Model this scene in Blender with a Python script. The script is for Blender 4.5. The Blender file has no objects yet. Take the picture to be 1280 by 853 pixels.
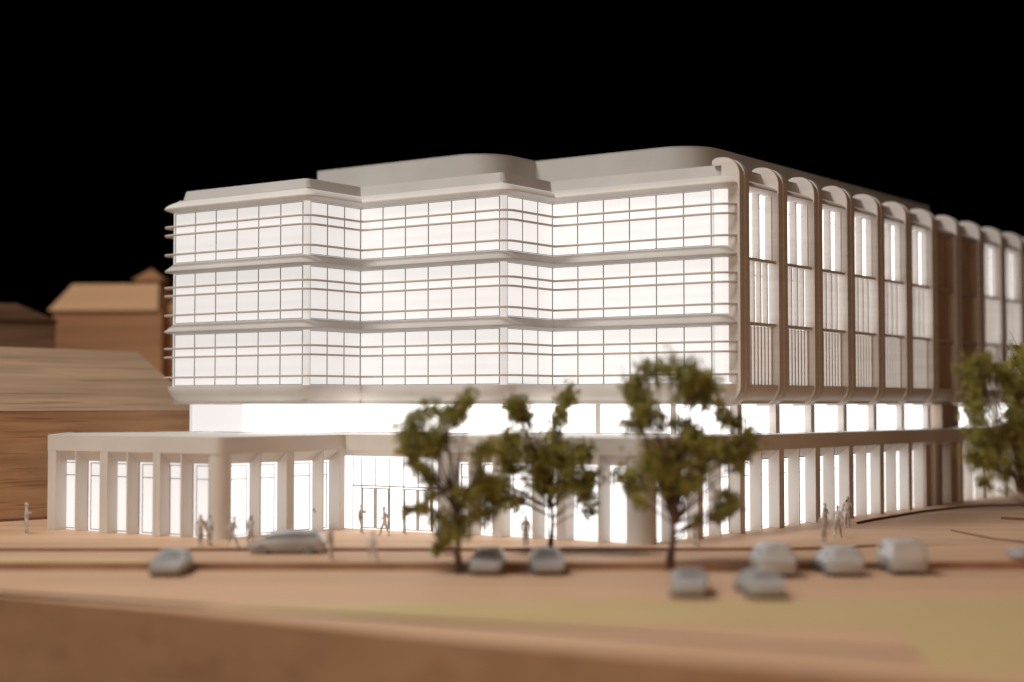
import bpy, bmesh, math, random
from mathutils import Vector, Matrix, noise
random.seed(7)
K = 0.05            # scene units per metre of the modelled building (the model is 1:200; 1 unit = 10 cm of real model)
H = 7.26
sc = bpy.context.scene
# ------------------------------------------------------------------ camera, world, light, exposure
cd = bpy.data.cameras.new('camera'); cam = bpy.data.objects.new('camera', cd); sc.collection.objects.link(cam)
cam.location = (0, 0, H*K); cam.rotation_euler = (math.pi/2+0.040, 0, 0)
cd.sensor_width = 36; cd.lens = 1986/1280*36; cd.clip_start = 0.05; cd.clip_end = 200
cd.dof.use_dof = True; cd.dof.focus_distance = 97*K; cd.dof.aperture_fstop = 0.86
sc.camera = cam
w = bpy.data.worlds.new('World'); sc.world = w; w.use_nodes = True
w.node_tree.nodes['Background'].inputs[0].default_value = (0.9, 0.95, 1, 1)
w.node_tree.nodes['Background'].inputs[1].default_value = 0.0
def area(name, loc, target, size, power, col):
    l = bpy.data.lights.new(name, 'AREA'); l.size = size*K; l.energy = power; l.color = col
    o = bpy.data.objects.new(name, l); sc.collection.objects.link(o); o.location = Vector(loc)*K
    o.rotation_euler = (Vector(target)-Vector(loc)).to_track_quat('-Z', 'Y').to_euler(); return o
area('softbox', (-48, 66, 98), (2, 90, 4), 34, 215, (1, .965, .92))
area('front_fill', (-62, -22, 36), (-4, 84, 4), 50, 95, (1, .86, .72))
area('room_fill', (42, -8, 40), (8, 85, 4), 60, 50, (1, .53, .29))
sc.view_settings.view_transform = 'Standard'; sc.view_settings.look = 'None'
sc.view_settings.exposure = 0; sc.view_settings.gamma = 1
sc.render.engine = 'CYCLES'

# ------------------------------------------------------------------ materials
def mat(name, col, rough=.6, spec=.3):
    m = bpy.data.materials.new(name); m.use_nodes = True; b = m.node_tree.nodes['Principled BSDF']
    b.inputs['Base Color'].default_value = (*col, 1); b.inputs['Roughness'].default_value = rough
    b.inputs['Specular IOR Level'].default_value = spec; return m, m.node_tree.nodes, m.node_tree.links, b
def noisy(name, c1, c2, scale, rough=.6, stretch=(1,1,1), detail=4, bump=0, spec=.3, contrast=(.35,.65)):
    m, N, L, b = mat(name, c1, rough, spec)
    tc = N.new('ShaderNodeTexCoord'); mp = N.new('ShaderNodeMapping'); mp.inputs['Scale'].default_value = stretch
    n = N.new('ShaderNodeTexNoise'); n.inputs['Scale'].default_value = scale; n.inputs['Detail'].default_value = detail
    r = N.new('ShaderNodeValToRGB'); r.color_ramp.elements[0].color = (*c1, 1); r.color_ramp.elements[1].color = (*c2, 1)
    r.color_ramp.elements[0].position, r.color_ramp.elements[1].position = contrast
    L.new(tc.outputs['Object'], mp.inputs[0]); L.new(mp.outputs[0], n.inputs['Vector']); L.new(n.outputs['Fac'], r.inputs[0])
    L.new(r.outputs[0], b.inputs['Base Color'])
    if bump:
        bp = N.new('ShaderNodeBump'); bp.inputs['Strength'].default_value = bump; bp.inputs['Distance'].default_value = .002
        L.new(n.outputs['Fac'], bp.inputs['Height']); L.new(bp.outputs[0], b.inputs['Normal'])
    return m
def wood(name, light, dark, fine, rough=.6, lines=1.0, axis=0):
    """grain running along local x (axis 0) or y (axis 1)"""
    m, N, L, b = mat(name, light, rough, .25)
    tc = N.new('ShaderNodeTexCoord')
    def stretched(s, det, sx=.07):
        mp = N.new('ShaderNodeMapping'); v = [1, 1, 1]; v[axis] = sx; mp.inputs['Scale'].default_value = v
        n = N.new('ShaderNodeTexNoise'); n.inputs['Scale'].default_value = s; n.inputs['Detail'].default_value = det
        n.inputs['Distortion'].default_value = .6
        L.new(tc.outputs['Object'], mp.inputs[0]); L.new(mp.outputs[0], n.inputs['Vector']); return n
    a = stretched(fine, 6); c = stretched(fine*.18, 3, .15); d = stretched(fine*3.2, 3, .035)
    r1 = N.new('ShaderNodeValToRGB'); e = r1.color_ramp.elements
    e[0].position = .36; e[0].color = (*dark, 1); e[1].position = .62; e[1].color = (*light, 1)
    L.new(a.outputs['Fac'], r1.inputs[0])
    r2 = N.new('ShaderNodeValToRGB'); e = r2.color_ramp.elements
    e[0].position = .3; e[0].color = (.82, .80, .78, 1); e[1].position = .7; e[1].color = (1.06, 1.05, 1.04, 1)
    L.new(c.outputs['Fac'], r2.inputs[0])
    mx = N.new('ShaderNodeMix'); mx.data_type = 'RGBA'; mx.blend_type = 'MULTIPLY'; mx.inputs[0].default_value = 1
    L.new(r1.outputs[0], mx.inputs[6]); L.new(r2.outputs[0], mx.inputs[7])
    r3 = N.new('ShaderNodeValToRGB'); e = r3.color_ramp.elements
    e[0].position = .34; e[0].color = (.45, .38, .32, 1); e[1].position = .42; e[1].color = (1, 1, 1, 1)
    L.new(d.outputs['Fac'], r3.inputs[0])
    m2 = N.new('ShaderNodeMix'); m2.data_type = 'RGBA'; m2.blend_type = 'MULTIPLY'; m2.inputs[0].default_value = lines
    L.new(mx.outputs[2], m2.inputs[6]); L.new(r3.outputs[0], m2.inputs[7])
    L.new(m2.outputs[2], b.inputs['Base Color'])
    bp = N.new('ShaderNodeBump'); bp.inputs['Strength'].default_value = .25; bp.inputs['Distance'].default_value = .003
    L.new(a.outputs['Fac'], bp.inputs['Height']); L.new(bp.outputs[0], b.inputs['Normal'])
    return m
def glow(name, strength, col=(1, .972, .95)):
    m, N, L, b = mat(name, (.35, .34, .33), .35, .4)
    tc = N.new('ShaderNodeTexCoord'); n = N.new('ShaderNodeTexNoise'); n.inputs['Scale'].default_value = 3
    r = N.new('ShaderNodeMapRange'); r.inputs[3].default_value = strength*.93; r.inputs[4].default_value = strength*1.06
    L.new(tc.outputs['Object'], n.inputs['Vector']); L.new(n.outputs['Fac'], r.inputs[0])
    b.inputs['Emission Color'].default_value = (*col, 1); L.new(r.outputs[0], b.inputs['Emission Strength']); return m
M = {}
M['white'] = noisy('white_card', (.60, .575, .545), (.66, .635, .60), 6, .55, bump=.03)
M['print'] = noisy('white_print', (.58, .55, .52), (.64, .61, .575), 3, .5, stretch=(1, 1, 30), bump=.06)
M['band'] = noisy('band_print', (.43, .405, .38), (.49, .465, .44), 5, .6, bump=.05)
M['roofwhite'] = noisy('grey_card', (.42, .41, .39), (.465, .455, .435), 5, .6)
M['rod'] = noisy('louvre_grey', (.47, .425, .385), (.53, .48, .44), 12, .6)
M['seam'] = noisy('dark_seam', (.085, .07, .058), (.13, .11, .09), 20, .5)
M['doorframe'] = noisy('door_bronze', (.30, .26, .225), (.38, .34, .30), 20, .5)
M['glass1'] = glow('lit_upper_panel', .66, (1, .975, .955))
M['glass1b'] = glow('lit_middle_panel', .74)
M['glass1c'] = glow('lit_corner_panel', .80)
M['glassR'] = glow('lit_side_panel', 1.8)
M['clere'] = glow('lit_clerestory_panel', 2.3); M['clere0'] = glow('lit_clerestory_end_panel', .72, (1, .965, .97))
M['ground'] = glow('lit_shop_panel', .76)
M['groundR'] = glow('lit_side_shop_panel', 1.8)
M['ground1'] = glow('lit_shop_panel_middle', 1.3)
M['ground2'] = glow('lit_entrance_panel', 1.5)
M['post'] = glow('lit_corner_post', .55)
M['unlit'] = noisy('unlit_panel', (.40, .32, .26), (.46, .38, .32), 8, .45)
M['ply'] = wood('pale_veneer', (.66, .44, .29), (.58, .375, .235), 12, .6, .22)
M['ply2'] = wood('pale_veneer_street', (.67, .445, .295), (.61, .395, .25), 8, .6, .1)
M['plyedge'] = wood('plywood_side', (.52, .31, .18), (.45, .26, .145), 10, .65, .25)
M['burnt_and_shadow'] = noisy('laser_burnt_edge_and_shadow', (.16, .07, .042), (.24, .12, .075), 12, .7)  # burnt kerb edges; also colours the painted shadow line under the oak block
M['edge'] = noisy('brown_edge', (.26, .155, .10), (.34, .21, .14), 12, .7)
M['lawn'] = noisy('olive_veneer', (.54, .42, .205), (.58, .45, .235), 4, .7)
M['verge'] = noisy('pale_olive_veneer', (.57, .41, .21), (.61, .45, .25), 4, .7)
M['oak'] = wood('oak_block', (.53, .325, .18), (.42, .24, .125), 42, .5, .5)
M['oakroof'] = wood('oak_roof', (.43, .295, .195), (.33, .225, .145), 20, .55, .5)
M['darkwood'] = wood('dark_wood', (.16, .085, .045), (.09, .045, .022), 7, .55, .5)
M['tan'] = wood('tan_wood', (.68, .42, .23), (.60, .35, .19), 7, .55, .15)
M['redwood'] = wood('reddish_wood', (.48, .245, .125), (.40, .20, .10), 7, .55, .2)
M['resin'] = noisy('silver_resin', (.30, .30, .295), (.40, .40, .395), 10, .27, spec=.5)
M['resin2'] = noisy('silver_resin_dark', (.15, .155, .16), (.20, .205, .21), 10, .3, spec=.5)
M['tyre'] = noisy('tyre_grey', (.17, .165, .16), (.22, .215, .21), 20, .6)
M['figure'] = noisy('cast_figure', (.30, .285, .265), (.72, .70, .67), 60, .4, spec=.5)
M['bark'] = noisy('twisted_wire_bark', (.075, .045, .03), (.14, .09, .06), 40, .8, bump=.3)
M['leafa'] = noisy('moss_leaf', (.18, .165, .04), (.42, .38, .10), 22, .8)
M['leafb'] = noisy('moss_leaf_pale', (.28, .28, .065), (.52, .52, .15), 22, .8)

for k_ in ('leafa', 'leafb'):   # moss lets some light through
    nt = M[k_].node_tree; N_ = nt.nodes; b_ = N_['Principled BSDF']; out_ = N_['Material Output']
    tr = N_.new('ShaderNodeBsdfTranslucent'); ms = N_.new('ShaderNodeMixShader'); ms.inputs[0].default_value = .3
    nt.links.new(b_.inputs['Base Color'].links[0].from_socket, tr.inputs['Color'])
    nt.links.new(b_.outputs[0], ms.inputs[1]); nt.links.new(tr.outputs[0], ms.inputs[2]); nt.links.new(ms.outputs[0], out_.inputs['Surface'])

# ------------------------------------------------------------------ object helpers
col = sc.collection
def setp(o, label=None, cat=None, group=None, kind=None):
    if label: o['label'] = label
    if cat: o['category'] = cat
    if group: o['group'] = group
    if kind: o['kind'] = kind
    return o
def empty(name, loc=(0, 0, 0), rz=0, **kw):
    o = bpy.data.objects.new(name, None); col.objects.link(o); o.empty_display_size = .05
    o.location = Vector(loc)*K; o.rotation_euler = (0, 0, rz); return setp(o, **kw)
class MB:
    def __init__(s): s.v = []; s.f = []; s.mi = []
    def add(s, vs, fs, mi=0):
        n = len(s.v); s.v += [tuple(v) for v in vs]; s.f += [tuple(i+n for i in f) for f in fs]; s.mi += [mi]*len(fs); return s
    def box(s, a, b, mi=0):
        x0, y0, z0 = a; x1, y1, z1 = b
        return s.add([(x0,y0,z0),(x1,y0,z0),(x1,y1,z0),(x0,y1,z0),(x0,y0,z1),(x1,y0,z1),(x1,y1,z1),(x0,y1,z1)],
                     [(0,3,2,1),(4,5,6,7),(0,1,5,4),(1,2,6,5),(2,3,7,6),(3,0,4,7)], mi)
    def prism(s, pts, z0, z1, mi=0):
        n = len(pts); return s.add([(x,y,z0) for x,y in pts]+[(x,y,z1) for x,y in pts],
            [tuple(range(n))[::-1], tuple(range(n,2*n))]+[(i,(i+1)%n,(i+1)%n+n,i+n) for i in range(n)], mi)
    def grid(s, rows, closed_u=False, closed_v=False, caps=False, mi=0):
        n, m = len(rows), len(rows[0]); vs = [p for r in rows for p in r]; fs = []
        for i in range(n if closed_u else n-1):
            for j in range(m if closed_v else m-1):
                fs.append((i*m+j, i*m+(j+1)%m, ((i+1)%n)*m+(j+1)%m, ((i+1)%n)*m+j))
        if caps: fs += [tuple(range(m))[::-1], tuple((n-1)*m+j for j in range(m))]
        return s.add(vs, fs, mi)
    def tube(s, pts, rad, n=6, mi=0):
        rows = []; P = [Vector(p) for p in pts]
        for i, p in enumerate(P):
            t = (P[min(i+1, len(P)-1)]-P[max(i-1, 0)]).normalized()
            a = t.cross(Vector((0,0,1)) if abs(t.z) < .9 else Vector((1,0,0))).normalized(); b = t.cross(a)
            r = rad[i] if isinstance(rad, (list, tuple)) else rad
            rows.append([tuple(p+(a*math.cos(q*2*math.pi/n)+b*math.sin(q*2*math.pi/n))*r) for q in range(n)])
        return s.grid(rows, closed_v=True, caps=True, mi=mi)
    def build(s, name, m, parent=None, smooth=None, bevel=0, **kw):
        me = bpy.data.meshes.new(name); me.from_pydata([(x*K, y*K, z*K) for x, y, z in s.v], [], s.f)
        for q in (m if isinstance(m, (list, tuple)) else [m]): me.materials.append(M[q] if isinstance(q, str) else q)
        for p, i in zip(me.polygons, s.mi): p.material_index = i
        bm = bmesh.new(); bm.from_mesh(me); bmesh.ops.recalc_face_normals(bm, faces=bm.faces)
        if bevel: bmesh.ops.bevel(bm, geom=[e for e in bm.edges if len(e.link_faces) == 2 and e.calc_face_angle(0) > .6], offset=bevel*K, segments=2, affect='EDGES', profile=.6, clamp_overlap=True)
        bm.to_mesh(me); bm.free()
        if smooth is not None:
            for p in me.polygons: p.use_smooth = True
            me.set_sharp_from_angle(angle=math.radians(smooth))
        o = bpy.data.objects.new(name, me); col.objects.link(o); o.parent = parent; return setp(o, **kw)
def V2(x, y): return Vector((x, y))

# ------------------------------------------------------------------ terrain, streets (structure)
LN1 = [(-70, 80.62), (-20, 80.6), (0, 80.7), (10, 80.8), (14.7, 81.2), (17, 81.8), (18.8, 82.75)]
LN2 = [(-70, 74.4), (-20, 74.5), (0, 74.6), (20, 74.75), (45, 75.0)]
def sheet(name, pts, z0, z1, m, bevel=0):
    return MB().prism(pts, z0, z1).build(name, m, kind='structure')
def strip(name, pts, wd, z0, z1, m, taper=0):
    b = MB(); L, R = [], []
    for i, p in enumerate(pts):
        a = V2(*pts[max(i-1,0)]); c = V2(*pts[min(i+1,len(pts)-1)]); d = (c-a).normalized(); n = V2(-d.y, d.x)
        w_ = wd*(.25 if (taper and i == 0) else 1); q = V2(*p)
        L.append(q); R.append(q+n*w_)
    rows = [[(l.x,l.y,z0),(r.x,r.y,z0),(r.x,r.y,z1),(l.x,l.y,z1)] for l, r in zip(L, R)]
    b.grid(rows, closed_v=True, caps=True); return b.build(name, m, kind='structure')
sheet('plaza', LN1+[(24, 82.9), (45, 83), (45, 180), (-70, 180)], -8, 0, 'ply')
# upper street, ramping up to plaza level at its right end
S = [(x, 80.6 if x < 12 else (81.0 if x < 16 else 82.9)) for x in (-70, -20, 0, 10)]
b = MB(); rows = []
for x, yb, z in ((-70, 80.62, -.13), (-20, 80.6, -.13), (0, 80.7, -.13), (10, 80.8, -.13), (14.7, 81.2, -.13), (17, 81.8, -.12), (18.8, 82.7, -.1), (24, 82.9, -.006), (45, 83, -.006)):
    yf = 74.5+.0055*(x+20); rows.append([(x, yf, -8), (x, yb, -8), (x, yb, z), (x, yf, z)])
b.grid(rows, closed_v=True, caps=True).build('street', 'ply2', kind='structure')
EDGE = [(-45, 77.6), (-20.34, 64.4), (-13.63, 60.4), (-1.03, 51.94), (11.37, 44.57), (34, 30.6)]
MB().prism(EDGE+[(45, 34), (45, 74.99)]+[(x, y) for x, y in LN2[::-1][1:-1]]+[(-45, 74.4)][:0]+[(-41, 74.45)], -8, -.45).build('road', ['ply2'], kind='structure')
# thick plywood side of the base, just outside the road sheet
b = MB(); O = []
for i, p in enumerate(EDGE):
    a = V2(*EDGE[max(i-1,0)]); c = V2(*EDGE[min(i+1,len(EDGE)-1)]); d = (c-a).normalized(); O.append(V2(*p)+V2(d.y, -d.x)*.06)
b.grid([[(p[0],p[1],-9),(q.x,q.y,-9),(q.x,q.y,-.47),(p[0],p[1],-.44)] for p, q in zip(EDGE, O)], closed_v=True, caps=True).build('base_side', 'plyedge', kind='structure')
strip('kerb', [(x, y-.10) for x, y in LN1], .10, -.129, .012, 'burnt_and_shadow')
strip('kerb', [(x, y-.10) for x, y in LN2], .10, -.449, -.11, 'edge')
CV = [(21.0, 97.0), (22.8, 100.0), (24.8, 103.0), (27.2, 106.7), (29.9, 110.0), (31.9, 112.2), (34, 113.7), (37, 114.6), (41, 115.3)]
strip('kerb', CV, .20, .002, .13, 'burnt_and_shadow', taper=1)
strip('kerb', [(25.2, 91.6), (25.5, 88.5), (25.9, 85.6), (27.0, 83.4)], .10, .002, .09, 'burnt_and_shadow', taper=1)
strip('kerb', [(31.0, 101.1), (31.6, 100.2), (33.5, 99.4), (37, 98.8)], .2, .002, .16, 'burnt_and_shadow', taper=1)
sheet('pavement', [(x, y+.1) for x, y in CV]+[(44, 130), (34, 120)], .004, .10, 'ply')
sheet('lawn', [(-11.9, 61.0), (0, 62.2), (20.3, 63.2), (24, 63.2), (24, 41), (12.2, 46), (13.2, 55.0), (0, 56.2)], -.446, -.43, 'lawn')
sheet('verge', [(-28, 77.5), (-17.64, 76.5), (-17.0, 74.8), (-28, 74.8)], -.126, -.115, 'verge')

# ------------------------------------------------------------------ plan geometry of the tower
A = V2(.811, -.585); Bd = V2(.585, .811); nA = V2(-.585, -.811); nB = V2(.811, -.585)
P = [V2(-22.292, 103.84), V2(-12.532, 96.805), V2(-9.616, 100.85), V2(-.468, 94.256), V2(2.521, 98.403), V2(12.425, 91.264)]
P6 = P[5]+Bd*60; Q1 = P6-A*26; Q2 = P[0]+Bd*14
def off(poly, u, rad, closed=True, seg=8):
    """offset of a plan polyline, outward = right of travel; convex corners get an arc of base radius rad[i]"""
    n = len(poly); out = []
    for i, v in enumerate(poly):
        if not closed and i in (0, n-1):
            d = (poly[1]-poly[0]) if i == 0 else (poly[-1]-poly[-2]); d = d.normalized(); out.append(v+V2(d.y, -d.x)*u); continue
        d1 = (v-poly[i-1]).normalized(); d2 = (poly[(i+1) % n]-v).normalized()
        n1 = V2(d1.y, -d1.x); n2 = V2(d2.y, -d2.x); k = (n1+n2)/(1+n1.dot(n2))
        if d1.x*d2.y-d1.y*d2.x > 1e-4 and rad[i] > 0:
            c = v-k*rad[i]; a1 = math.atan2(n1.y, n1.x); a2 = math.atan2(n2.y, n2.x)
            while a2 < a1: a2 += 2*math.pi
            for s in range(seg+1):
                a = a1+(a2-a1)*s/seg; out.append(c+V2(math.cos(a), math.sin(a))*max(rad[i]+u, .01))
        else: out.append(v+k*u)
    return out
TW = P+[P6, Q1, Q2]; TR = [.3, .3, 0, .3, 0, .6, .5, .5, .5]
def sweep(poly, rad, prof, closed=True, prof_closed=True, seg=8):
    paths = [off(poly, u, rad, closed, seg) for u, z in prof]
    rows = [[(pp[i].x, pp[i].y, z) for pp, (u, z) in zip(paths, prof)] for i in range(len(paths[0]))]
    return MB().grid(rows, closed_u=closed, closed_v=prof_closed, caps=not closed)
BL = empty('office_building', (0, 95, 0), label='white architectural model of a zigzag office building with glowing windows and ribbed side', cat='building')
BL.location = (0, 0, 0)
ZB, ZT = 8.45, 19.75
FL = [(16.45, 19.75), (12.50, 15.79), (8.45, 11.84)]
def capped(poly, rad, u, z0, z1, seg=8):
    pp = off(poly, u, rad, True, seg); return MB().prism([(p.x, p.y) for p in pp], z0, z1)
capped(TW, TR, -.07, 7.32, 20.4).build('wall', 'white', BL)
# roof: cornice, leaning parapet, deck, penthouse
sweep(TW, TR, [(-.3, 20.56), (.0, 20.45), (.40, 20.26), (.56, 20.14), (.62, 20.05), (.61, 19.98), (.5, 19.93), (.2, 19.84), (-.02, 19.78), (-.3, 19.78)]).build('cornice', 'white', BL, smooth=35)
sweep(TW, [.95, .8, 0, .8, 0, 1.0, .9, .9, .9], [(-.26, 20.5), (-.50, 21.22), (-.9, 21.22), (-.9, 20.5)]).build('parapet', 'roofwhite', BL, smooth=30)
capped(TW, TR, -.6, 20.41, 20.62).build('roof', 'roofwhite', BL)
o_ = 4.32
kk = nA+nB
PH = [P[3]-kk*o_-A*15.1+Bd*.0, P[3]-kk*o_, P[4]-kk*o_, P[5]-kk*o_, P[5]-kk*o_+Bd*39, P[5]-kk*o_+Bd*39-A*14, P[3]-kk*o_-A*15.1+Bd*18]
PR = [.6, 2.6, 0, 2.6, .9, .9, .9]
capped(PH, PR, 0, 20.5, 23.30, seg=14).build('penthouse', 'roofwhite', BL, smooth=30)
sweep(PH, PR, [(.02, 23.302), (.03, 23.34), (-.5, 23.34), (-.5, 23.302)], seg=14).build('coping', 'roofwhite', BL, smooth=30)
# floor bands on the zigzag front, from the left end round to the first side frame
FRONT = [P[0]+Bd*3, P[0], P[1], P[2], P[3], P[4], P[5], P[5]+Bd*.75]; FR = [0, .3, .3, 0, .3, 0, .6, 0]
for zt, zb in ((16.45, 15.79), (12.50, 11.84)):
    sweep(FRONT, FR, [(-.1, zt), (0, zt-.005), (.42, zt-.36), (.56, zt-.46), (.60, zt-.52), (.57, zt-.57), (.4, zt-.6), (0, zb), (-.1, zb)], closed=False).build('floor_band', 'band', BL, smooth=35)
# curved bottom lip and the soffit
lip = [(-.1, 8.44), (.60, 8.43)]+[(.60-1.42*(1-math.cos(a)), 8.42-1.13*math.sin(a)) for a in [math.pi/2*i/9 for i in range(1, 10)]]+[(-1.4, 7.28), (-1.4, 8.3)]
sweep(TW, [.95]*2+[0, .95, 0, .8, .95, .95, .95], lip).build('bottom_lip', 'white', BL, smooth=40)
sweep(TW, [.95]*2+[0, .95, 0, .8, .95, .95, .95], [(-1.3, 7.27), (-1.3, 7.33), (-5.5, 7.33), (-5.5, 7.27)]).build('soffit', 'white', BL)
# louvre rods
for z0, z1 in FL:
    for fr in (.285, .45, .835):
        z = z1-(z1-z0)*fr
        sweep(FRONT, FR, [(.45, z-.045), (.47, z-.062), (.57, z-.062), (.59, z-.045), (.59, z+.045), (.57, z+.062), (.47, z+.062), (.45, z+.045)], closed=False).build('louvre', 'rod', BL, smooth=50)
    # small brackets that carry the rods, in the corners
# windows on the zigzag front
def seg_box(b, p, d, n, t0, t1, u0, u1, z0, z1, mi=0):
    q = [p+d*t0+n*u0, p+d*t1+n*u0, p+d*t1+n*u1, p+d*t0+n*u1]
    return b.prism([(v.x, v.y) for v in q], z0, z1, mi)
segs = [(0, 1, A, nA, .3, 6, .28), (1, 2, Bd, nB, .26, 3, 0), (2, 3, A, nA, .0, 6, .28), (3, 4, Bd, nB, .26, 3, 0), (4, 5, A, nA, 0, 6, 1.0)]
for fi, (z0, z1) in enumerate(FL):
    for si, (i, j, d, n, t0, cnt, t1) in enumerate(segs):
        L = (P[j]-P[i]).length; a, e = t0+.02, L-t1-.02
        g = ['glass1', 'glass1', 'glass1b', 'glass1b', 'glass1c'][si]
        wn = seg_box(MB(), P[i], d, n, a, e, -.05, .0, z0+.02, z1-.02).build('window', g, BL)
        mb = MB()
        for k in range(1 if si in (2, 4) else 0, cnt+1):
            t = a+(e-a)*k/cnt; t = min(max(t, a+.03), e-.03)
            jit = random.uniform(-.01, .01)
            seg_box(mb, P[i], d, n, t-.03+jit, t+.03+jit, -.03, .018, z0+.05, z1-.05)
        for z in (z0+.05, z1-.05): seg_box(mb, P[i], d, n, a+.01, e-.01, -.03, .014, z-.016, z+.016)
        mb.build('mullion', 'seam', wn)
    # corner posts: two slim white fillets at each convex corner
    for i, r in ((0, .3), (1, .3), (3, .3)):
        c = P[i]-((nA+nB)*r if i else (V2(-.811, .585)+nA)*r)
        b = MB(); n = 8; rows = []
        a1 = math.atan2(nA.y, nA.x) if i else math.atan2(.585, -.811)
        for s in range(n+1):
            th = a1+math.pi/2*s/n; q = V2(math.cos(th), math.sin(th))
            o1 = c+q*(r+.02-(.03 if s in (4,) else 0)); o2 = c+q*(r-.2)
            rows.append([(o1.x, o1.y, z0), (o2.x, o2.y, z0), (o2.x, o2.y, z1), (o1.x, o1.y, z1)])
        b.grid(rows, closed_v=True, caps=True).build('corner_post', 'post', BL)
    # rounded corner panel before the first frame
    c = P[5]-(nA+nB)*.6; a1 = math.atan2(nA.y, nA.x)
    rows = [[(q.x, q.y, z) for q, z in ((o1, z0+.02), (o2, z0+.02), (o2, z1-.02), (o1, z1-.02))]
            for o1, o2 in [(P[5]-A*.84, P[5]-A*.84-nA*.08)]+[(c+V2(math.cos(a1+math.pi/2*k/10), math.sin(a1+math.pi/2*k/10))*.6, c+V2(math.cos(a1+math.pi/2*k/10), math.sin(a1+math.pi/2*k/10))*.52) for k in range(11)]]
    MB().grid(rows, closed_v=True, caps=True).build('window', 'glass1c', BL)
    seg_box(MB(), P[5], A, nA, -.98, -.86, -.05, .03, z0, z1).build('corner_post', 'post', BL)
# laminated frames on the side facade
SP = 4.98; FW = 1.32
def frame_profile(dz, du):
    R = 1.12; top = 21.60+dz; u = .68+du; out = []
    out += [(-1.02, 21.14), (-1.12, 21.28), (-1.06, top-.12), (-.85, top-.02), (-.7, top)]
    for k in range(11):
        a = math.pi/2*(1-k/10); out.append((u-R+R*math.cos(a), top-R+R*math.sin(a)))
    for k in range(11):
        a = math.pi/2*k/10; out.append((u-1.5*(1-math.cos(a)), 8.36-1.20*math.sin(a)))
    out += [(-.9, 7.16), (-.9, 7.34)]
    for k in range(7):
        a = math.pi/2*(1-k/6); out.append((.42-1.2*(1-math.cos(a)), 8.36-.95*math.sin(a)))
    out += [(-.06, 8.6), (-.06, 20.3), (-.5, 20.5), (-.5, 21.14)]
    return out
for i in range(12):
    fo = None
    for k in range(4):
        pr = frame_profile([0, -.06, -.02, -.09][k], [0, -.05, .0, -.05][k])
        t0 = .2+SP*i+k*FW/4+(.0 if k == 0 else .035); t1 = .2+SP*i+(k+1)*FW/4
        rows = [[(q.x, q.y, z) for (u, z) in pr for q in [P[5]+Bd*t+nB*u]] for t in (t0, t1)]
        b = MB(); m_ = len(pr); vs = rows[0]+rows[1]
        fs = [tuple(range(m_)), tuple(range(m_, 2*m_))[::-1]]+[(j, (j+1) % m_, (j+1) % m_+m_, j+m_) for j in range(m_)]
        b.add(vs, fs)
        if k == 0: fo = b.build('facade_frame', 'print', BL, smooth=40)
        else: b.build('frame_layer', 'print', fo, smooth=40)
# side facade bays
RF = [(15.86, 19.75), (12.08, 15.68), (8.45, 11.90)]
for i in range(11):
    a, e = .2+SP*i+FW+.0, .2+SP*(i+1); dark = i in (6, 7)
    for fi, (z0, z1) in enumerate(RF):
        wn = seg_box(MB(), P[5], Bd, nB, a-.05, e+.05, -.05, 0, z0, z1).build('window', 'unlit' if dark else 'glassR', BL)
        if dark: wn['label'] = 'unlit brown panel'
        sm = 'print' if not dark else 'unlit'; zz = (z0-.012, z1-.02)
        if fi < 2:
            for t in ([1.56, 3.21] if fi == 0 else [.30+.84*k for k in range(5) if .45+.84*k < e-a-.05]):
                seg_box(MB(), P[5], Bd, nB, a+t-.06, a+t+.06, .004, .46 if fi == 0 else .34, *zz).build('fin', sm, wn)
        else:
            mb = MB()
            for k in range(9): seg_box(mb, P[5], Bd, nB, a+.06+.445*k-.07, a+.06+.445*k+.07, .004, .20, *zz)
            mb.build('slat_screen', sm, wn)
        if fi < 2:
            mb = MB(); seg_box(mb, P[5], Bd, nB, a+.0, a+(e-a)*.98, .004, .018, z1-.78, z1-.75)
            mb.build('transom_line', 'seam', wn)
    for z0, z1 in ((15.68, 15.86), (11.90, 12.08)):
        b = seg_box(MB(), P[5], Bd, nB, a-.02, e+.02, -.04, .50, z0, z1).build('transom', 'print', BL)
# clerestory below the lip
CU = -.9
cl = off([P[0]+Bd*3]+P+[P[5]+Bd*58], CU, [0]*8, False)
for k in range(6):
    p, q = cl[k], cl[k+1]
    if k == 0: q_ = q
    d = (q-p).normalized(); n = V2(d.y, -d.x); L = (q-p).length; cuts = [0, L]
    cuts = {1: [0, 4.8, 8.6, L], 3: [0, 5.5, L], 5: [0, 3.7, 9.0, L]}.get(k, [0, L])
    for c0, c1 in zip(cuts[:-1], cuts[1:]):
        seg_box(MB(), p, d, n, c0+.03, c1-.03, -.08, 0, 5.53, 7.265).build('clerestory_window', 'clere0' if (k == 1 and c0 == 0) else 'clere', BL)
    if k == 1: seg_box(MB(), p, d, n, -.02, .22, -.2, .05, 5.51, 7.265).build('clerestory_post', 'post', BL)
    for c in (cuts[1:-1] if k == 5 else []): seg_box(MB(), p, d, n, c-.16, c+.16, -.2, .12, 5.51, 7.265).build('clerestory_post', 'white', BL)
p = cl[6]; d = Bd; n = nB
def clr(a, e, m): 
    wn = seg_box(MB(), p, d, n, a, e, -.08, 0, 5.53, 7.265).build('clerestory_window', m, BL)
    if m == 'clere' and e-a > 2.5:
        mb = MB(); mid = a+(e-a)*.30; seg_box(mb, p, d, n, mid-.02, mid+.02, -.02, .015, 5.54, 7.2); seg_box(mb, p, d, n, a+.05, e-.1, -.02, .015, 7.02, 7.05)
        mb.build('mullion', 'seam', wn)
first = 1.0
clr(.02, first, 'clere')
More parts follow.
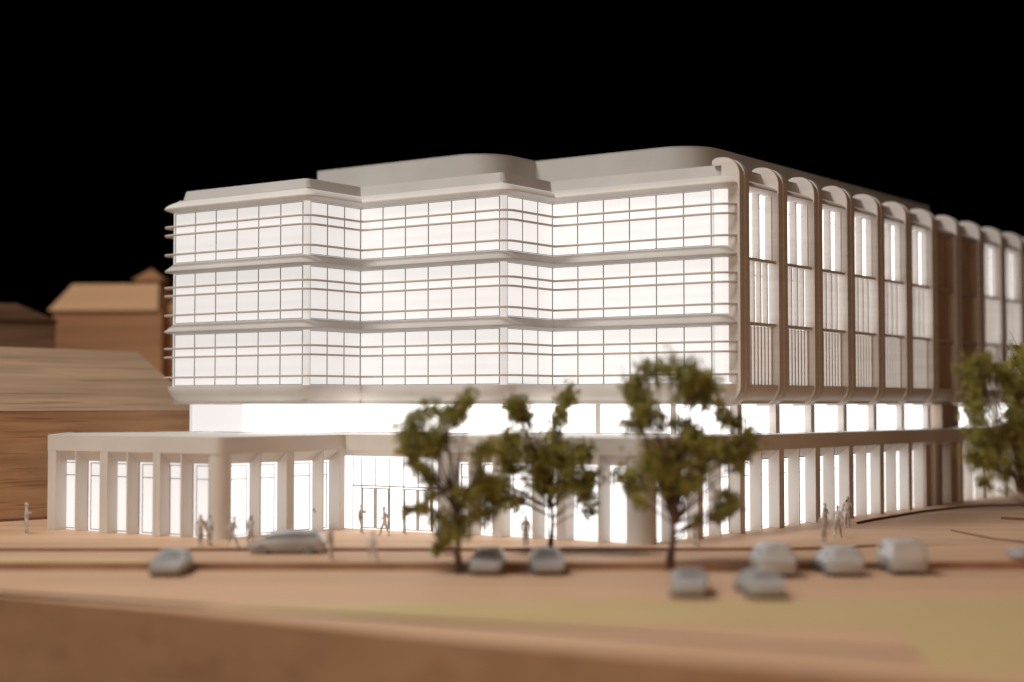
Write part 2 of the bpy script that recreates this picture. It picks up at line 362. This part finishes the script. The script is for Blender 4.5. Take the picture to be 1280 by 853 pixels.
for i in range(11):
    t = first+.1+SP*i
    e = t+SP-.10
    if i == 6:
        clr(t+.5, t+1.6, 'clere'); seg_box(MB(), p, d, n, t+1.6, t+5.2, -.2, .9, 5.51, 7.265).build('clerestory_wall', 'unlit', BL)
    elif i == 7: clr(t+.6, e, 'clere')
    else: clr(t+.5, e, 'clere')
    if i != 7: seg_box(MB(), p, d, n, t-.05, t+.5, -.2, .45, 5.51, 7.265).build('clerestory_post', 'print', BL)

# ------------------------------------------------------------------ podium (ground floor)
Lb, L0, L1, L2, C1, C2, C5, R0 = [V2(*q) for q in ((-28.2, 101.0), (-27.1, 92.9), (-23.2, 90.15), (-19.7, 87.95), (-15.7, 85.5), (-9.75, 93.2), (6.95, 82.25), (13.16, 90.2))]
R1 = R0+Bd*48
PT, PB = 5.50, 4.60
POD = [Lb, L0, L1, L2, C1, C2, C5, R0, R1, R1-A*20, V2(0, 118), V2(-16, 112)]
PRd = [0, 0, 0, 0, .6, 0, .8, 0, 0, 0, 0, 0]
capped(POD, PRd, -.35, 5.3, 5.47).build('podium_roof', 'white', BL)
sweep([Lb, L0, L1, L2, C1, C2, C5, R0, R1], [0, 0, 0, 0, .6, 0, .8, 0, 0], [(-.4, PB), (0, PB), (0, PT), (-.4, PT)], closed=False, seg=10).build('fascia', 'white', BL, smooth=25)
# sloping reveal above the glass + back wall
def podwall(pts, u0, zg, name='soffit'):
    sweep(pts, [0]*len(pts), [(-.38, PB+.05), (-.06, PB-.004), (u0+.02, zg), (u0-.3, zg), (u0-.3, PB+.05)], closed=False).build(name, 'white', BL)
podwall([L0+(L1-L0).normalized()*.4, L1, L2, C1+(C1-L2).normalized()*-.3], -.8, 4.02)
podwall([C1+Bd*.5, C2-Bd*.0], -.8, 4.02)
podwall([C2-(C5-C2).normalized()*.6, C2+(C5-C2).normalized()*6.9], -.62, 4.25)
podwall([C2+(C5-C2).normalized()*6.9, C5-(C5-C2).normalized()*1.0], -1.0, 4.02)
podwall([C5+(R0-C5).normalized()*.9, R0, R1], -.74, 4.08)
def element(p, q, t0, t1, kind, depth=1.02, base=0.0):
    d = (q-p).normalized(); n = V2(d.y, -d.x)
    if kind == 'pier': seg_box(MB(), p, d, n, t0, t1, -depth, -.003, base, PB).build('pier', 'white', BL, bevel=.03)
    else:
        v = [p+d*(t0)-n*.003, p+d*(t0+.10)-n*.003, p+d*(t0+.15)-n*depth, p+d*(t0-.05)-n*depth]
        MB().prism([(x.x, x.y) for x in v], base, PB).build('fin_column', 'white', BL)
def shop(p, q, t0, t1, u=-1.0, m='ground', lines='l', zg=4.02):
    d = (q-p).normalized(); n = V2(d.y, -d.x)
    wn = seg_box(MB(), p, d, n, t0, t1, u-.06, u, 0, zg).build('shop_window', m, BL)
    mb = MB(); a, e = t0+.22, t1-.22
    for t in (a, e): seg_box(mb, p, d, n, t-.022, t+.022, u-.02, u+.016, .08, zg-.12)
    for z in (zg-.12, 3.17, .1): seg_box(mb, p, d, n, a, e, u-.02, u+.013, z-.022, z+.022)
    mb.build('window_frame', 'seam', wn); return wn
# left wing
for (p, q, el) in ((L0, L1, [(0.02, .75, 'pier'), (2.45, 2.6, 'fin'), (4.55, 4.77, 'pier')]),
                   (L1, L2, [(0, .42, 'pier'), (1.92, 2.1, 'fin'), (3.93, 4.13, 'pier')]),
                   (L2, C1, [(0, .36, 'pier'), (1.86, 2.05, 'fin')])):
    ts_ = [0]+[(e[0]+e[1])/2 for e in el if e[2] == 'fin']+[(q-p).length]
    for e in el: element(p, q, *e, .82)
    for a, c in zip(ts_[:-1], ts_[1:]): shop(p, q, a+.15, c-.15 if c < (q-p).length-.1 or q is not C1 else c-.5, u=-.8)
element(C1, C2, 2.95, 3.1, 'fin', .82); element(C1, C2, 5.0, 5.6, 'pier', .82); element(C1, C2, 7.85, 8.0, 'fin', .82); element(C1, C2, 9.25, 9.70, 'pier', .82)
for a, c in ((.6, 2.9), (3.1, 5.0), (5.5, 7.8), (8.0, 9.2)): shop(C1, C2, a, c, u=-.8, m='ground1')
# entrance wing
Ld = (C5-C2).normalized(); Ln = V2(Ld.y, -Ld.x); u = -.6
en = seg_box(MB(), C2, Ld, Ln, -.55, 6.75, u-.06, u, 0, 4.25).build('entrance_window', 'ground2', BL)
mb = MB()
for t in (.10, .75, 1.79, 2.82, 3.83, 4.86, 5.88, 6.3): seg_box(mb, C2, Ld, Ln, t-.025, t+.025, u-.02, u+.02, 2.5 if t in (1.79, 4.86) else .02, 4.2)
seg_box(mb, C2, Ld, Ln, .1, 6.6, u-.02, u+.02, 2.50, 2.56)
mb.build('mullion', 'seam', en)
for t0, t1 in ((.80, 1.76), (1.82, 2.78), (3.88, 4.83), (4.89, 5.84)):
    mb = MB(); z0, z1, w_ = .06, 2.42, .065
    seg_box(mb, C2, Ld, Ln, t0, t0+w_, u+.003, u+.07, z0, z1); seg_box(mb, C2, Ld, Ln, t1-w_, t1, u+.003, u+.07, z0, z1)
    seg_box(mb, C2, Ld, Ln, t0+w_, t1-w_, u+.003, u+.07, z1-w_, z1); seg_box(mb, C2, Ld, Ln, t0+w_, t1-w_, u+.003, u+.07, z0, z0+w_)
    mb.build('door', 'doorframe', BL)
for t0, t1, k in ((6.75, 7.45, 'pier'), (8.75, 8.9, 'fin'), (10.36, 10.92, 'pier'), (12.95, 13.1, 'fin'), (14.48, 15.02, 'pier'), (17.05, 17.2, 'fin')): element(C2, C5, t0, t1, k)
for a, c in ((7.4, 8.7), (8.95, 10.4), (10.9, 12.9), (13.15, 14.5), (15.0, 17.0), (17.25, 19.2)): shop(C2, C5, a, c, m='ground2')
# side wing
element(C5, R0, 2.55, 2.7, 'fin', .76); element(C5, R0, 5.08, 5.62, 'pier', .76); element(C5, R0, 7.40, 7.55, 'fin', .76)
for a, c in ((.9, 2.5), (2.75, 5.1), (5.6, 7.4), (7.55, 9.8)): shop(C5, R0, a, c, u=-.74, m='ground2')
for i in range(10):
    t = .12+SP*i; w0 = -.42
    element(R0, R1, max(t-.68, .0), t, 'pier', .76); 
    if i == 0: element(C5, R0, 9.62, 10.08, 'pier', .76)
    if i == 6:
        seg_box(MB(), R0, Bd, nB, t-1.6, t+1.6, -1.05, -.35, 0, PB).build('podium_wall', 'unlit', BL)
        shop(R0, R1, t+1.7, t+2.9); seg_box(MB(), R0, Bd, nB, t+2.9, t+4.4, -1.05, -.2, 0, PB).build('podium_wall', 'unlit', BL); continue
    element(R0, R1, t+1.98, t+2.1, 'fin', .76)
    shop(R0, R1, t+.02, t+1.95, u=-.74, m='groundR'); shop(R0, R1, t+2.12, t+4.3 if i != 5 else t+3.3, u=-.74, m='groundR')
# round columns at the two convex corners
for c, r in ((C1-(nA+nB)*.6, .62), (C5-(nA+nB)*.8, .80)):
    MB().tube([(c.x, c.y, 0), (c.x, c.y, 2.3), (c.x, c.y, PB+.3)], r, 40).build('round_column', 'white', BL, smooth=40)

# ------------------------------------------------------------------ timber blocks in the background
def block(name, loc, rz, label, cat='building'): return empty(name, loc, rz, label=label, cat=cat)
ang = math.atan2(.73, .68)
o = block('timber_house', (-31.8, 98.8, 0), ang, 'large oak block house with grained walls and hipped roof, left of the white model')
x0, x1, dp = -24, 15.0, 20
MB().box((x0, 0, 0), (x1, dp, 6.84)).build('wall', 'oak', o)
MB().box((x0, -.07, .002), (x1, -.003, .16)).build('foot_shadow_strip', 'burnt_and_shadow', o)  # thin dark strip, paints the shadow line along the foot of the wall
b = MB(); b.add([(x0-.15, -.15, 6.86), (x1+.15, -.15, 6.86), (x1+.15, dp+.15, 6.86), (x0-.15, dp+.15, 6.86), (x0+3, 10, 11.4), (x1+1.6, 10, 11.2)],
      [(0,1,5,4), (1,2,5), (2,3,4,5), (3,0,4), (3,2,1,0)]); b.build('roof', 'oakroof', o)
o = block('timber_house', (-45.1, 131.6, 0), .32, 'dark brown wooden block house with low roof at the far left')
MB().box((-8, 0, 0), (7.0, 9, 14.3)).build('wall', 'darkwood', o)
b = MB(); b.add([(-8.3, -.3, 14.32), (7.2, -.3, 14.32), (7.2, 9.2, 14.32), (-8.3, 9.2, 14.32), (-6, 3.5, 15.9), (3.9, 3.5, 15.9), (3.9, 7, 15.9), (-6, 7, 15.9)],
      [(0,1,5,4), (1,2,6,5), (2,3,7,6), (3,0,4,7), (4,5,6,7), (3,2,1,0)]); b.build('roof', 'darkwood', o)
o = block('timber_house', (-43.4, 150, 0), -.04, 'reddish brown block house with tan pitched roof and small roof turret, behind the oak house')
MB().box((0, 0, 0), (10.4, 14, 16.1)).build('wall', 'redwood', o)
b = MB(); b.add([(-.4, -.4, 16.12), (10.1, -.4, 16.12), (10.1, 9, 16.12), (-.4, 9, 16.12), (1.4, 1.4, 18.75), (9.7, 1.4, 18.75), (9.7, 7, 18.75), (1.4, 7, 18.75)],
      [(0,1,5,4), (1,2,6,5), (2,3,7,6), (3,0,4,7), (4,5,6,7), (3,2,1,0)]); rf = b.build('roof', 'tan', o)
b = MB(); b.box((7.2, 3.2, 18.76), (9.2, 5.2, 19.2)); b.add([(6.7, 2.7, 19.22), (9.8, 2.7, 19.22), (9.8, 5.7, 19.22), (6.7, 5.7, 19.22), (8.25, 4.2, 20.45)], [(0,1,4), (1,2,4), (2,3,4), (3,0,4), (3,2,1,0)])
b.build('turret', 'redwood', rf)
o = block('timber_house', (-32.9, 152, 0), .05, 'narrow reddish block house with tan sloped roof, tucked against the white tower')
MB().box((0, 0, 0), (7, 10, 16.3)).build('wall', 'redwood', o)
b = MB(); b.add([(-.1, -.1, 16.32), (7.1, -.1, 16.32), (7.1, 10.1, 16.32), (-.1, 10.1, 16.32), (.2, 4, 18.3), (6.8, 4, 18.3)], [(0,1,5,4), (1,2,5), (2,3,4,5), (3,0,4), (3,2,1,0)]); b.build('roof', 'tan', o)

# ------------------------------------------------------------------ cars
def lerp(t, tab):
    for (a, va), (b_, vb) in zip(tab[:-1], tab[1:]):
        if t <= b_: 
            s = (t-a)/(b_-a) if b_ > a else 0; s = s*s*(3-2*s)*.5+s*.5; return va+(vb-va)*s
    return tab[-1][1]
def make_car(style):
    L, W, prof, belt = style['L'], style['W'], style['prof'], style['belt']
    def section(y, push=0):
        t = (y+L/2)/L; zr = lerp(t, prof); zb = min(lerp(t, belt), zr-.04); q_ = style.get('end', .78); e = min(1, q_+(1-q_)*math.sin(math.pi*min(max(t, 0), 1))**.45)
        w_ = W/2*e+push; cab = max(0, min(1, (zr-zb-.08)/.3)); wr = w_*(1-style.get('taper', .24)*cab)
        z0 = .24-.0; return [(0, z0), (w_*.88, z0), (w_*.99, z0+.12), (w_, (z0+zb)/2), (w_*.985, zb-.06), (w_*.955, zb), (wr*1.0, zb+(zr-zb)*.75), (wr*.88, zr-.035+push), (wr*.6, zr+push), (0, zr+.015+push)]
    root_m = MB(); rows = []
    ys = [-L/2+L*i/28 for i in range(29)]
    for i, y in enumerate(ys):
        s = section(y); ring = [(x, y, z) for x, z in s]+[(-x, y, z) for x, z in s[1:-1][::-1]]
        rows.append(ring)
    def ins(r, f, dy): 
        cz = .55; return [(x*f, y+dy, cz+(z-cz)*f) for x, y, z in r]
    rows = [ins(rows[0], .86, -.06)]+rows+[ins(rows[-1], .93, .04)]
    root_m.grid(rows, closed_v=True, caps=True)
    parts = [('body', root_m, 'resin')]
    cy0, cy1 = style['cab']
    for sgn in (1, -1):
        b = MB(); rr = []
        for k in range(13):
            y = cy0+(cy1-cy0)*k/12; s = section(y, .012); p5, p6 = s[5], s[6]
            rr.append([(sgn*(p5[0]+(p6[0]-p5[0])*f), y, p5[1]+(p6[1]-p5[1])*f) for f in (.12, .9)])
        b.grid(rr); parts.append(('side_window', b, 'resin2'))
    for (a, c) in style['screens']:
        b = MB(); rr = []
        for k in range(6):
            y = a+(c-a)*k/5; s = section(y, .014); hw = s[8][0]; z = s[8][1]
            rr.append([(-hw, y, z), (-hw*.4, y, z+.01), (hw*.4, y, z+.01), (hw, y, z)])
        b.grid(rr); parts.append(('windscreen', b, 'resin2'))
    for sx in (1, -1):
        for wy in (-L*.31, L*.31):
            x = sx*(W/2-.13); b = MB().tube([(x-.1, wy, .3), (x-.085, wy, .3), (x+.085, wy, .3), (x+.1, wy, .3)], [.25, .3, .3, .25], 18); parts.append(('wheel', b, 'tyre'))
    return parts
STY = {
 'hatch': dict(L=3.5, W=1.62, prof=[(0, .62), (.05, .78), (.28, .90), (.44, 1.34), (.60, 1.42), (.82, 1.36), (.95, 1.0), (1, .75)], belt=[(0, .62), (.3, .84), (1, .92)], cab=(-.5, 1.15), screens=((-.70, -.28), (1.15, 1.5))),
 'saloon': dict(L=4.0, W=1.62, prof=[(0, .6), (.05, .76), (.27, .86), (.42, 1.25), (.58, 1.32), (.70, 1.27), (.83, .94), (.96, .88), (1, .7)], belt=[(0, .6), (.3, .80), (1, .86)], cab=(-.55, .95), screens=((-.85, -.40), (.9, 1.25))),
 'mpv': dict(L=3.7, W=1.55, prof=[(0, .55), (.05, .74), (.16, .88), (.34, 1.30), (.55, 1.38), (.9, 1.32), (.97, 1.05), (1, .7)], belt=[(0, .6), (.2, .86), (1, .92)], cab=(-1.0, 1.5), screens=((-1.15, -.65),)),
 'suv': dict(end=.9, L=3.8, W=1.75, prof=[(0, .7), (.05, .95), (.25, 1.08), (.38, 1.62), (.6, 1.72), (.93, 1.68), (.985, 1.3), (1, .9)], belt=[(0, .7), (.3, 1.02), (1, 1.1)], cab=(-.6, 1.6), screens=((-.95, -.5),)),
 'van': dict(end=.95, taper=.08, L=3.3, W=1.66, prof=[(0, .7), (.04, 1.0), (.12, 1.15), (.24, 1.72), (.4, 1.82), (.96, 1.82), (.99, 1.6), (1, 1.3)], belt=[(0, .7), (.15, 1.1), (1, 1.15)], cab=(-.95, -.25), screens=((-1.22, -.95),)),
}
protos = {}
def place_car(style, x, y, z, rz, label):
    name = 'parked_van' if style == 'van' else 'parked_car'
    r = empty(name, (x, y, z-.004), rz, label=label, cat='van' if style == 'van' else 'car', group='silver miniature cars on the street')
    if style not in protos:
        protos[style] = [b.build(n, m, r, smooth=45) for n, b, m in make_car(STY[style])]
    else:
        for c in protos[style]:
            d = c.copy(); col.objects.link(d); d.parent = r
    r.scale = (1, 1, dict(hatch=.78, saloon=.80, mpv=.86, suv=.88, van=.84)[style])
    return r
PI = math.pi
place_car('hatch', -15.55, 73.0, -.45, .04, 'silver hatchback alone at the left, left of the long low car')
place_car('mpv', -11.2, 79.5, -.13, .0, 'long silver people carrier seen from the side, parked along the upper street')
bpy.data.objects['parked_car.001'].rotation_euler.z = PI/2*-1
bpy.data.objects['parked_car.001'].rotation_euler.z = -PI/2
place_car('hatch', -1.1, 73.6, -.45, -.06, 'silver hatchback below the leftmost tree, left of the matching pair')
place_car('hatch', 1.6, 73.6, -.45, .05, 'silver hatchback below the middle tree, right of the matching pair')
place_car('saloon', 7.25, 65.3, -.45, PI-.12, 'low silver saloon nearest the viewer, just below the tallest tree')
place_car('saloon', 10.05, 65.0, -.45, PI+.02, 'low silver saloon nearest the viewer, in front of the tall grey vehicle')
place_car('suv', 11.8, 72.6, -.45, PI, 'tall silver off-roader half hidden behind a low saloon')
place_car('suv', 14.95, 73.2, -.45, PI, 'silver off-roader between the half hidden vehicle and the boxy van')
bpy.data.objects[[o.name for o in bpy.data.objects if o.name.startswith('parked_car')][-1]].scale = (1, 1, .74)
place_car('van', 17.95, 73.6, -.45, PI, 'boxy silver van standing at the right end of the row')
place_car('saloon', 25.5, 75.3, -.13, -PI/2+.15, 'silver car cut off by the right edge of the picture')

# ------------------------------------------------------------------ people (cast scale figures)
def make_person_mesh(idx, pose):
    """one continuous skinned figure of 1.65 m; pose gives joint positions"""
    J, E, R = pose
    me = bpy.data.meshes.new('person'); names = list(J)
    me.from_pydata([tuple(c*K for c in J[n]) for n in names], [(names.index(a), names.index(b)) for a, b in E], [])
    o = bpy.data.objects.new('tmp', me); col.objects.link(o)
    sk = o.modifiers.new('s', 'SKIN'); sk.branch_smoothing = .4
    sv = me.skin_vertices[0].data
    for i, n in enumerate(names):
        r = R[n]; r = r if isinstance(r, tuple) else (r, r); sv[i].radius = (r[0]*K*1.15, r[1]*K*1.15); sv[i].use_root = (n == 'pelvis')
    ss = o.modifiers.new('u', 'SUBSURF'); ss.levels = ss.render_levels = 1
    dg = bpy.context.evaluated_depsgraph_get(); dg.update()
    out = bpy.data.meshes.new_from_object(o.evaluated_get(dg)); bpy.data.objects.remove(o)
    # head detail, skirt or coat flare, fingers, added to the same mesh
    bm = bmesh.new(); bm.from_mesh(out)
    hx, hy, hz = J['head']
    def ell(c, r):
        m_ = Matrix.Translation(Vector(c)*K) @ Matrix.Diagonal((r[0]*K, r[1]*K, r[2]*K, 1)); bmesh.ops.create_uvsphere(bm, u_segments=12, v_segments=8, radius=1, matrix=m_)
    ell((hx, hy, hz), (.078, .095, .115)); ell((hx, hy+.02, hz+.035), (.085, .095, .095)); ell((hx, hy-.095, hz-.01), (.015, .022, .022))
    for s in (-1, 1): ell((hx+s*.08, hy, hz-.005), (.012, .02, .03)); ell((hx+s*.032, hy-.085, hz+.012), (.012, .01, .008))
    for s in ('L', 'R'):
        h = Vector(J['hand'+s]); e = Vector(J['elb'+s]); d = (h-e).normalized(); side = d.cross(Vector((0, 1, 0))).normalized()
        if side.length < .1: side = Vector((1, 0, 0))
        fwd = side.cross(d)
        for k in range(5):
            ln = (.055, .07, .078, .07, .05)[k]; st = h+fwd*((k-2)*.018); dd = (d+fwd*((k-2)*.08)+(fwd*-.9 if k == 0 else Vector((0, 0, 0)))+side*.15).normalized()
            b_ = st+dd*ln*.55; c_ = b_+(dd+side*.4).normalized()*ln*.45
            t = MB().tube([st, b_, c_], [.011, .010, .007], 5)
            vs = [bm.verts.new(Vector(v)*K) for v in t.v]
            for f in t.f:
                try: bm.faces.new([vs[i] for i in f])
                except ValueError: pass
    bm.to_mesh(out); bm.free(); out.name = 'person_%s' % 'abcdef'[idx]
    out.materials.clear(); out.materials.append(M['figure'])
    for p_ in out.polygons: p_.use_smooth = True
    return out
def pose(stride=.0, armL=(-.24, .0, .80), armR=(.24, .0, .80), eL=(-.23, .04, 1.08), eR=(.23, .04, 1.08), lean=0.0, coat=.12, head=0):
    J = dict(pelvis=(0, 0, .88), waist=(0, lean*.3, 1.02), chest=(0, lean*.7, 1.22), neck=(0, lean, 1.38), head=(head, lean-.01, 1.52),
             shL=(-.15, lean*.8, 1.31), shR=(.15, lean*.8, 1.31), elbL=eL, elbR=eR, handL=armL, handR=armR,
             hipL=(-.08, 0, .80), hipR=(.08, 0, .80), knL=(-.09, -stride*.6-.02, .45), knR=(.09, stride*.4-.02, .45),
             anL=(-.09, -stride, .08), anR=(.09, stride, .10), toL=(-.10, -stride-.16, .035), toR=(.10, stride-.15, .035))
    E = [('pelvis','waist'),('waist','chest'),('chest','neck'),('neck','head'),('chest','shL'),('chest','shR'),('shL','elbL'),('shR','elbR'),('elbL','handL'),('elbR','handR'),
         ('pelvis','hipL'),('pelvis','hipR'),('hipL','knL'),('hipR','knR'),('knL','anL'),('knR','anR'),('anL','toL'),('anR','toR')]
    R = dict(pelvis=(.15, .11), waist=(.13, .10), chest=(.16, .115), neck=.055, head=.075, shL=.07, shR=.07, elbL=.05, elbR=.05, handL=.035, handR=.035,
             hipL=(coat*.8, .1), hipR=(coat*.8, .1), knL=.068, knR=.068, anL=.045, anR=.045, toL=.035, toR=.035)
    return J, E, R
POSES = [pose(), pose(stride=.25, armL=(-.26, -.22, .86), armR=(.26, .22, .86), eL=(-.24, -.02, 1.06), eR=(.24, .12, 1.06), lean=-.05),
         pose(stride=.06, armL=(-.05, -.20, 1.12), armR=(.08, -.20, 1.08), eL=(-.26, -.04, 1.08), eR=(.26, -.04, 1.08)),
         pose(stride=.1, armR=(.16, -.22, 1.32), eR=(.27, -.12, 1.12), head=.02, coat=.15),
         pose(stride=.34, armL=(-.30, .25, .92), armR=(.32, -.28, .95), eL=(-.27, .12, 1.08), eR=(.27, -.08, 1.08), lean=-.10)]
PM = [make_person_mesh(i, p_) for i, p_ in enumerate(POSES)]
def person(x, y, z, rz, k, label, s=1.0):
    o = bpy.data.objects.new('person', PM[k]); col.objects.link(o); o.location = Vector((x, y, z))*K; o.rotation_euler = (0, 0, rz); o.scale = (s, s, s)
    return setp(o, label, 'person', 'pale cast figures standing around the building')
person(-27.35, 89.8, 0, 1.9, 2, 'pale standing figure in front of the oak block house, hands held together at the chest', 1.06)
person(-16.0, 81.9, 0, .3, 1, 'striding figure with swinging arms, left one of the couple by the left round column')
person(-15.55, 82.0, 0, 2.6, 0, 'upright figure with hanging arms, right one of the couple by the left round column')
person(-14.2, 81.0, 0, 1.4, 4, 'figure in a long stride at the foot of the left round column, leaning forward', .98)
person(-13.5, 82.4, 0, -.4, 3, 'figure with one raised hand, just right of the left round column', .98)
person(-11.3, 92.2, 0, .5, 2, 'pale figure standing against the pier behind the long silver car')
person(-8.62, 75.9, -.13, 1.2, 0, 'blurred figure on the street beyond the tail of the long silver car', 1.05)
person(-8.5, 89.9, 0, 1.2, 3, 'figure by the left leaf of the left entrance door, hand raised')
person(-7.03, 88.2, 0, -1.3, 1, 'walking figure at the right leaf of the left entrance door')
person(-6.05, 89.4, 0, 1.5, 2, 'thin figure at the right entrance door, half behind leaves of the leftmost tree')
person(-6.62, 75.6, -.13, 2.2, 1, 'faint brownish blurred figure on the street, in front of the entrance doors', .85).active_material
person(.7, 81.3, 0, .2, 0, 'dark backlit figure standing between the leftmost and the middle tree trunks')
person(9.4, 81.8, 0, 2.0, 2, 'pale blurred figure right of the tallest tree trunk')
person(16.25, 83.2, 0, .2, 0, 'blurred figure, leftmost and nearest of the four chatting in front of the side wing', 1.03)
person(17.75, 87.0, 0, 2.6, 1, 'pale figure second from right in the chatting four, legs apart', 1.08)
person(17.7, 90.2, 0, 1.0, 2, 'figure second from left in the chatting four, partly hidden, facing the others', 1.05)
person(19.83, 94.3, 0, -.2, 3, 'sharp figure with folded arm, rightmost and farthest of the chatting four', 1.12)

# ------------------------------------------------------------------ trees
def tree(x, y, z, trunk_h, r0, clumps, label, seed, dens=1.0, leaf=.15, spread=1.2):
    rnd = random.Random(seed)
    root = empty('model_tree', (x, y, z-.01), 0, label=label, cat='tree', group='moss trees on wire trunks')
    tb = MB(); fork = Vector((rnd.uniform(-.1, .1), 0, trunk_h)); pts = []; rad = []
    for i in range(9):
        t = i/8; pts.append(Vector((fork.x*t+.07*math.sin(t*7+seed), .05*math.cos(t*6), fork.z*t))); rad.append(r0*(1.55-.75*min(t*3, 1)) if t < .34 else r0*(.8-.2*t))
    tb.tube(pts, rad, 8)
    clumps = [(a, b_, r*1.64) for a, b_, r in clumps]
    base = list(clumps)
    for i, (ax, az, ar) in enumerate(base):
        nn = sorted(base, key=lambda q: (q[0]-ax)**2+(q[1]-az)**2)[1:3]
        for (bx, bz, br) in nn:
            if math.hypot(ax-bx, az-bz) < (ar+br)*1.25 and rnd.random() < .8: clumps.append(((ax+bx)/2+rnd.uniform(-.1, .1), (az+bz)/2+rnd.uniform(-.1, .1), (ar+br)*.4))
    for k in range(2):
        tb.tube([p_+Vector((math.cos(i*1.6+k*3.1), math.sin(i*1.6+k*3.1), 0))*rad[i]*.75 for i, p_ in enumerate(pts)], r0*.4, 6)
    cs = []
    for (dx, dz, r) in clumps:
        dy = rnd.uniform(-1, 1)*spread; cs.append((Vector((dx, dy, dz)), r))
    for c, r in cs:
        st = pts[rnd.choice((5, 6, 7, 8, 8))] if c.z > trunk_h else pts[max(2, int(8*min(1, (c.z-.3)/trunk_h)*.8))]
        st = Vector(st); mid = st.lerp(c, .5)+Vector((rnd.uniform(-.25, .25), rnd.uniform(-.2, .2), rnd.uniform(-.1, .25)))
        tb.tube([st, st.lerp(mid, .5)+Vector((rnd.uniform(-.1, .1), 0, 0)), mid, mid.lerp(c, .6), c+(c-mid)*.3], [r0*.34, r0*.27, r0*.22, r0*.15, r0*.08], 5)
        for q in range(5):
            e = c+Vector((rnd.gauss(0, 1), rnd.gauss(0, 1), rnd.gauss(0, 1))).normalized()*r*rnd.uniform(.7, 1.25)
            tb.tube([mid.lerp(c, .7), c.lerp(e, .5)+Vector((0, 0, rnd.uniform(-.1, .1))), e], [r0*.2, r0*.14, r0*.06], 4)
    tb.build('trunk', 'bark', root, smooth=60)
    lb = MB()
    for c, r in cs:
        tips = [(c+Vector((rnd.gauss(0, 1), rnd.gauss(0, 1), rnd.gauss(0, .9))).normalized()*r*rnd.uniform(.1, 1.12), r*rnd.uniform(.16, .34)) for _ in range(int(12+36*r))]
        for tc_, tr in tips:
            for _ in range(int(26*dens)):
                v = Vector((rnd.gauss(0, 1), rnd.gauss(0, 1), rnd.gauss(0, 1))).normalized()*tr*rnd.random()**.45; p_ = tc_+v
                a = Vector((rnd.gauss(0, 1), rnd.gauss(0, 1), rnd.gauss(0, 1))).normalized(); b_ = a.cross(Vector((rnd.gauss(0, 1), rnd.gauss(0, 1), rnd.gauss(0, 1)))).normalized()
                s = leaf*rnd.uniform(.45, 1.0)
                lb.add([p_-a*s*.5, p_+b_*s*.28, p_+a*s*.6, p_-b_*s*.28], [(0, 1, 2, 3)], rnd.random() < .4)
    me = bpy.data.meshes.new('crown'); me.from_pydata([(a*K, b_*K, c_*K) for a, b_, c_ in lb.v], [], lb.f)
    me.materials.append(M['leafa']); me.materials.append(M['leafb'])
    for p_, i in zip(me.polygons, lb.mi): p_.material_index = int(i)
    o = bpy.data.objects.new('crown', me); col.objects.link(o); o.parent = root
def px(lst, x0, yb, s): return [((a-x0)/s, (yb-b_)/s, r/s) for a, b_, r in lst]   # clump layout as read off a scale drawing of the tree
tree(-2.4, 73.4, -.45, 3.2, .15, px([(585,494,9),(535,506,8),(576,512,9),(558,518,15),(512,530,15),(532,545,17),(510,558,11),(556,545,10),(522,575,9),(535,592,9),(545,610,8),(532,628,9),(510,632,6),(545,640,9),(568,655,13),(590,640,15),(612,632,10),(575,612,7),(553,668,8),(545,685,5),(598,560,8),(616,558,8),(600,590,9),(612,604,9),(592,612,10),(540,560,9)], 575, 710, 27.0),
     'leftmost tree of the three before the building, with a ragged one-sided crown', 3)
tree(1.95, 79.0, -.13, 3.6, .12, px([(632,505,7),(652,522,13),(628,545,14),(655,556,19),(688,560,19),(708,575,18),(712,598,15),(640,585,13),(622,622,13),(646,624,10),(700,508,12),(707,488,7),(692,524,7),(728,608,9),(735,636,8),(668,600,10),(605,612,9),(690,612,9),(645,500,7),(628,572,12),(618,600,10),(734,590,10),(726,560,9),(672,580,14)], 685, 690, 25.1),
     'middle tree of the three, rising behind the pair of hatchbacks', 11)
tree(7.45, 74.6, -.45, 3.4, .17, px([(838,455,15),(808,457,10),(862,462,13),(888,474,12),(787,478,9),(800,497,13),(812,520,13),(886,490,14),(858,488,12),(784,526,7),(845,522,7),(870,536,7),(905,517,8),(925,525,8),(936,552,11),(912,558,14),(884,560,16),(845,560,20),(812,572,22),(788,592,13),(772,590,7),(832,590,19),(868,590,13),(800,620,9),(905,612,9),(918,630,9),(893,640,7),(868,642,5),(848,608,8),(920,580,6)], 838, 706, 26.6),
     'tallest of the three trees, full domed crown in front of the building corner', 23, dens=1.15)
tree(25.6, 77.5, 0, 3.0, .15, px([(1210,470,10),(1235,462,9),(1222,500,12),(1215,535,14),(1212,575,14),(1235,590,16),(1262,600,14),(1250,560,18),(1280,540,20),(1290,580,20),(1225,610,7),(1262,480,9),(1290,500,18),(1320,540,22),(1330,490,22),(1300,460,16),(1350,570,20)], 1297, 700, 25.5),
     'blurred tree at the right edge of the picture, crown reaching into view', 31, dens=1.1)
tree(32.5, 92.0, 0, 3.2, .13, px([(1268,440,9),(1262,470,11),(1275,492,12),(1262,520,10),(1285,545,14),(1300,500,18),(1320,450,16),(1340,510,20),(1300,580,14)], 1340, 665, 21.5),
     'sharper tree at the right edge, fine leaves behind the blurred one', 47, dens=1.3, leaf=.12)
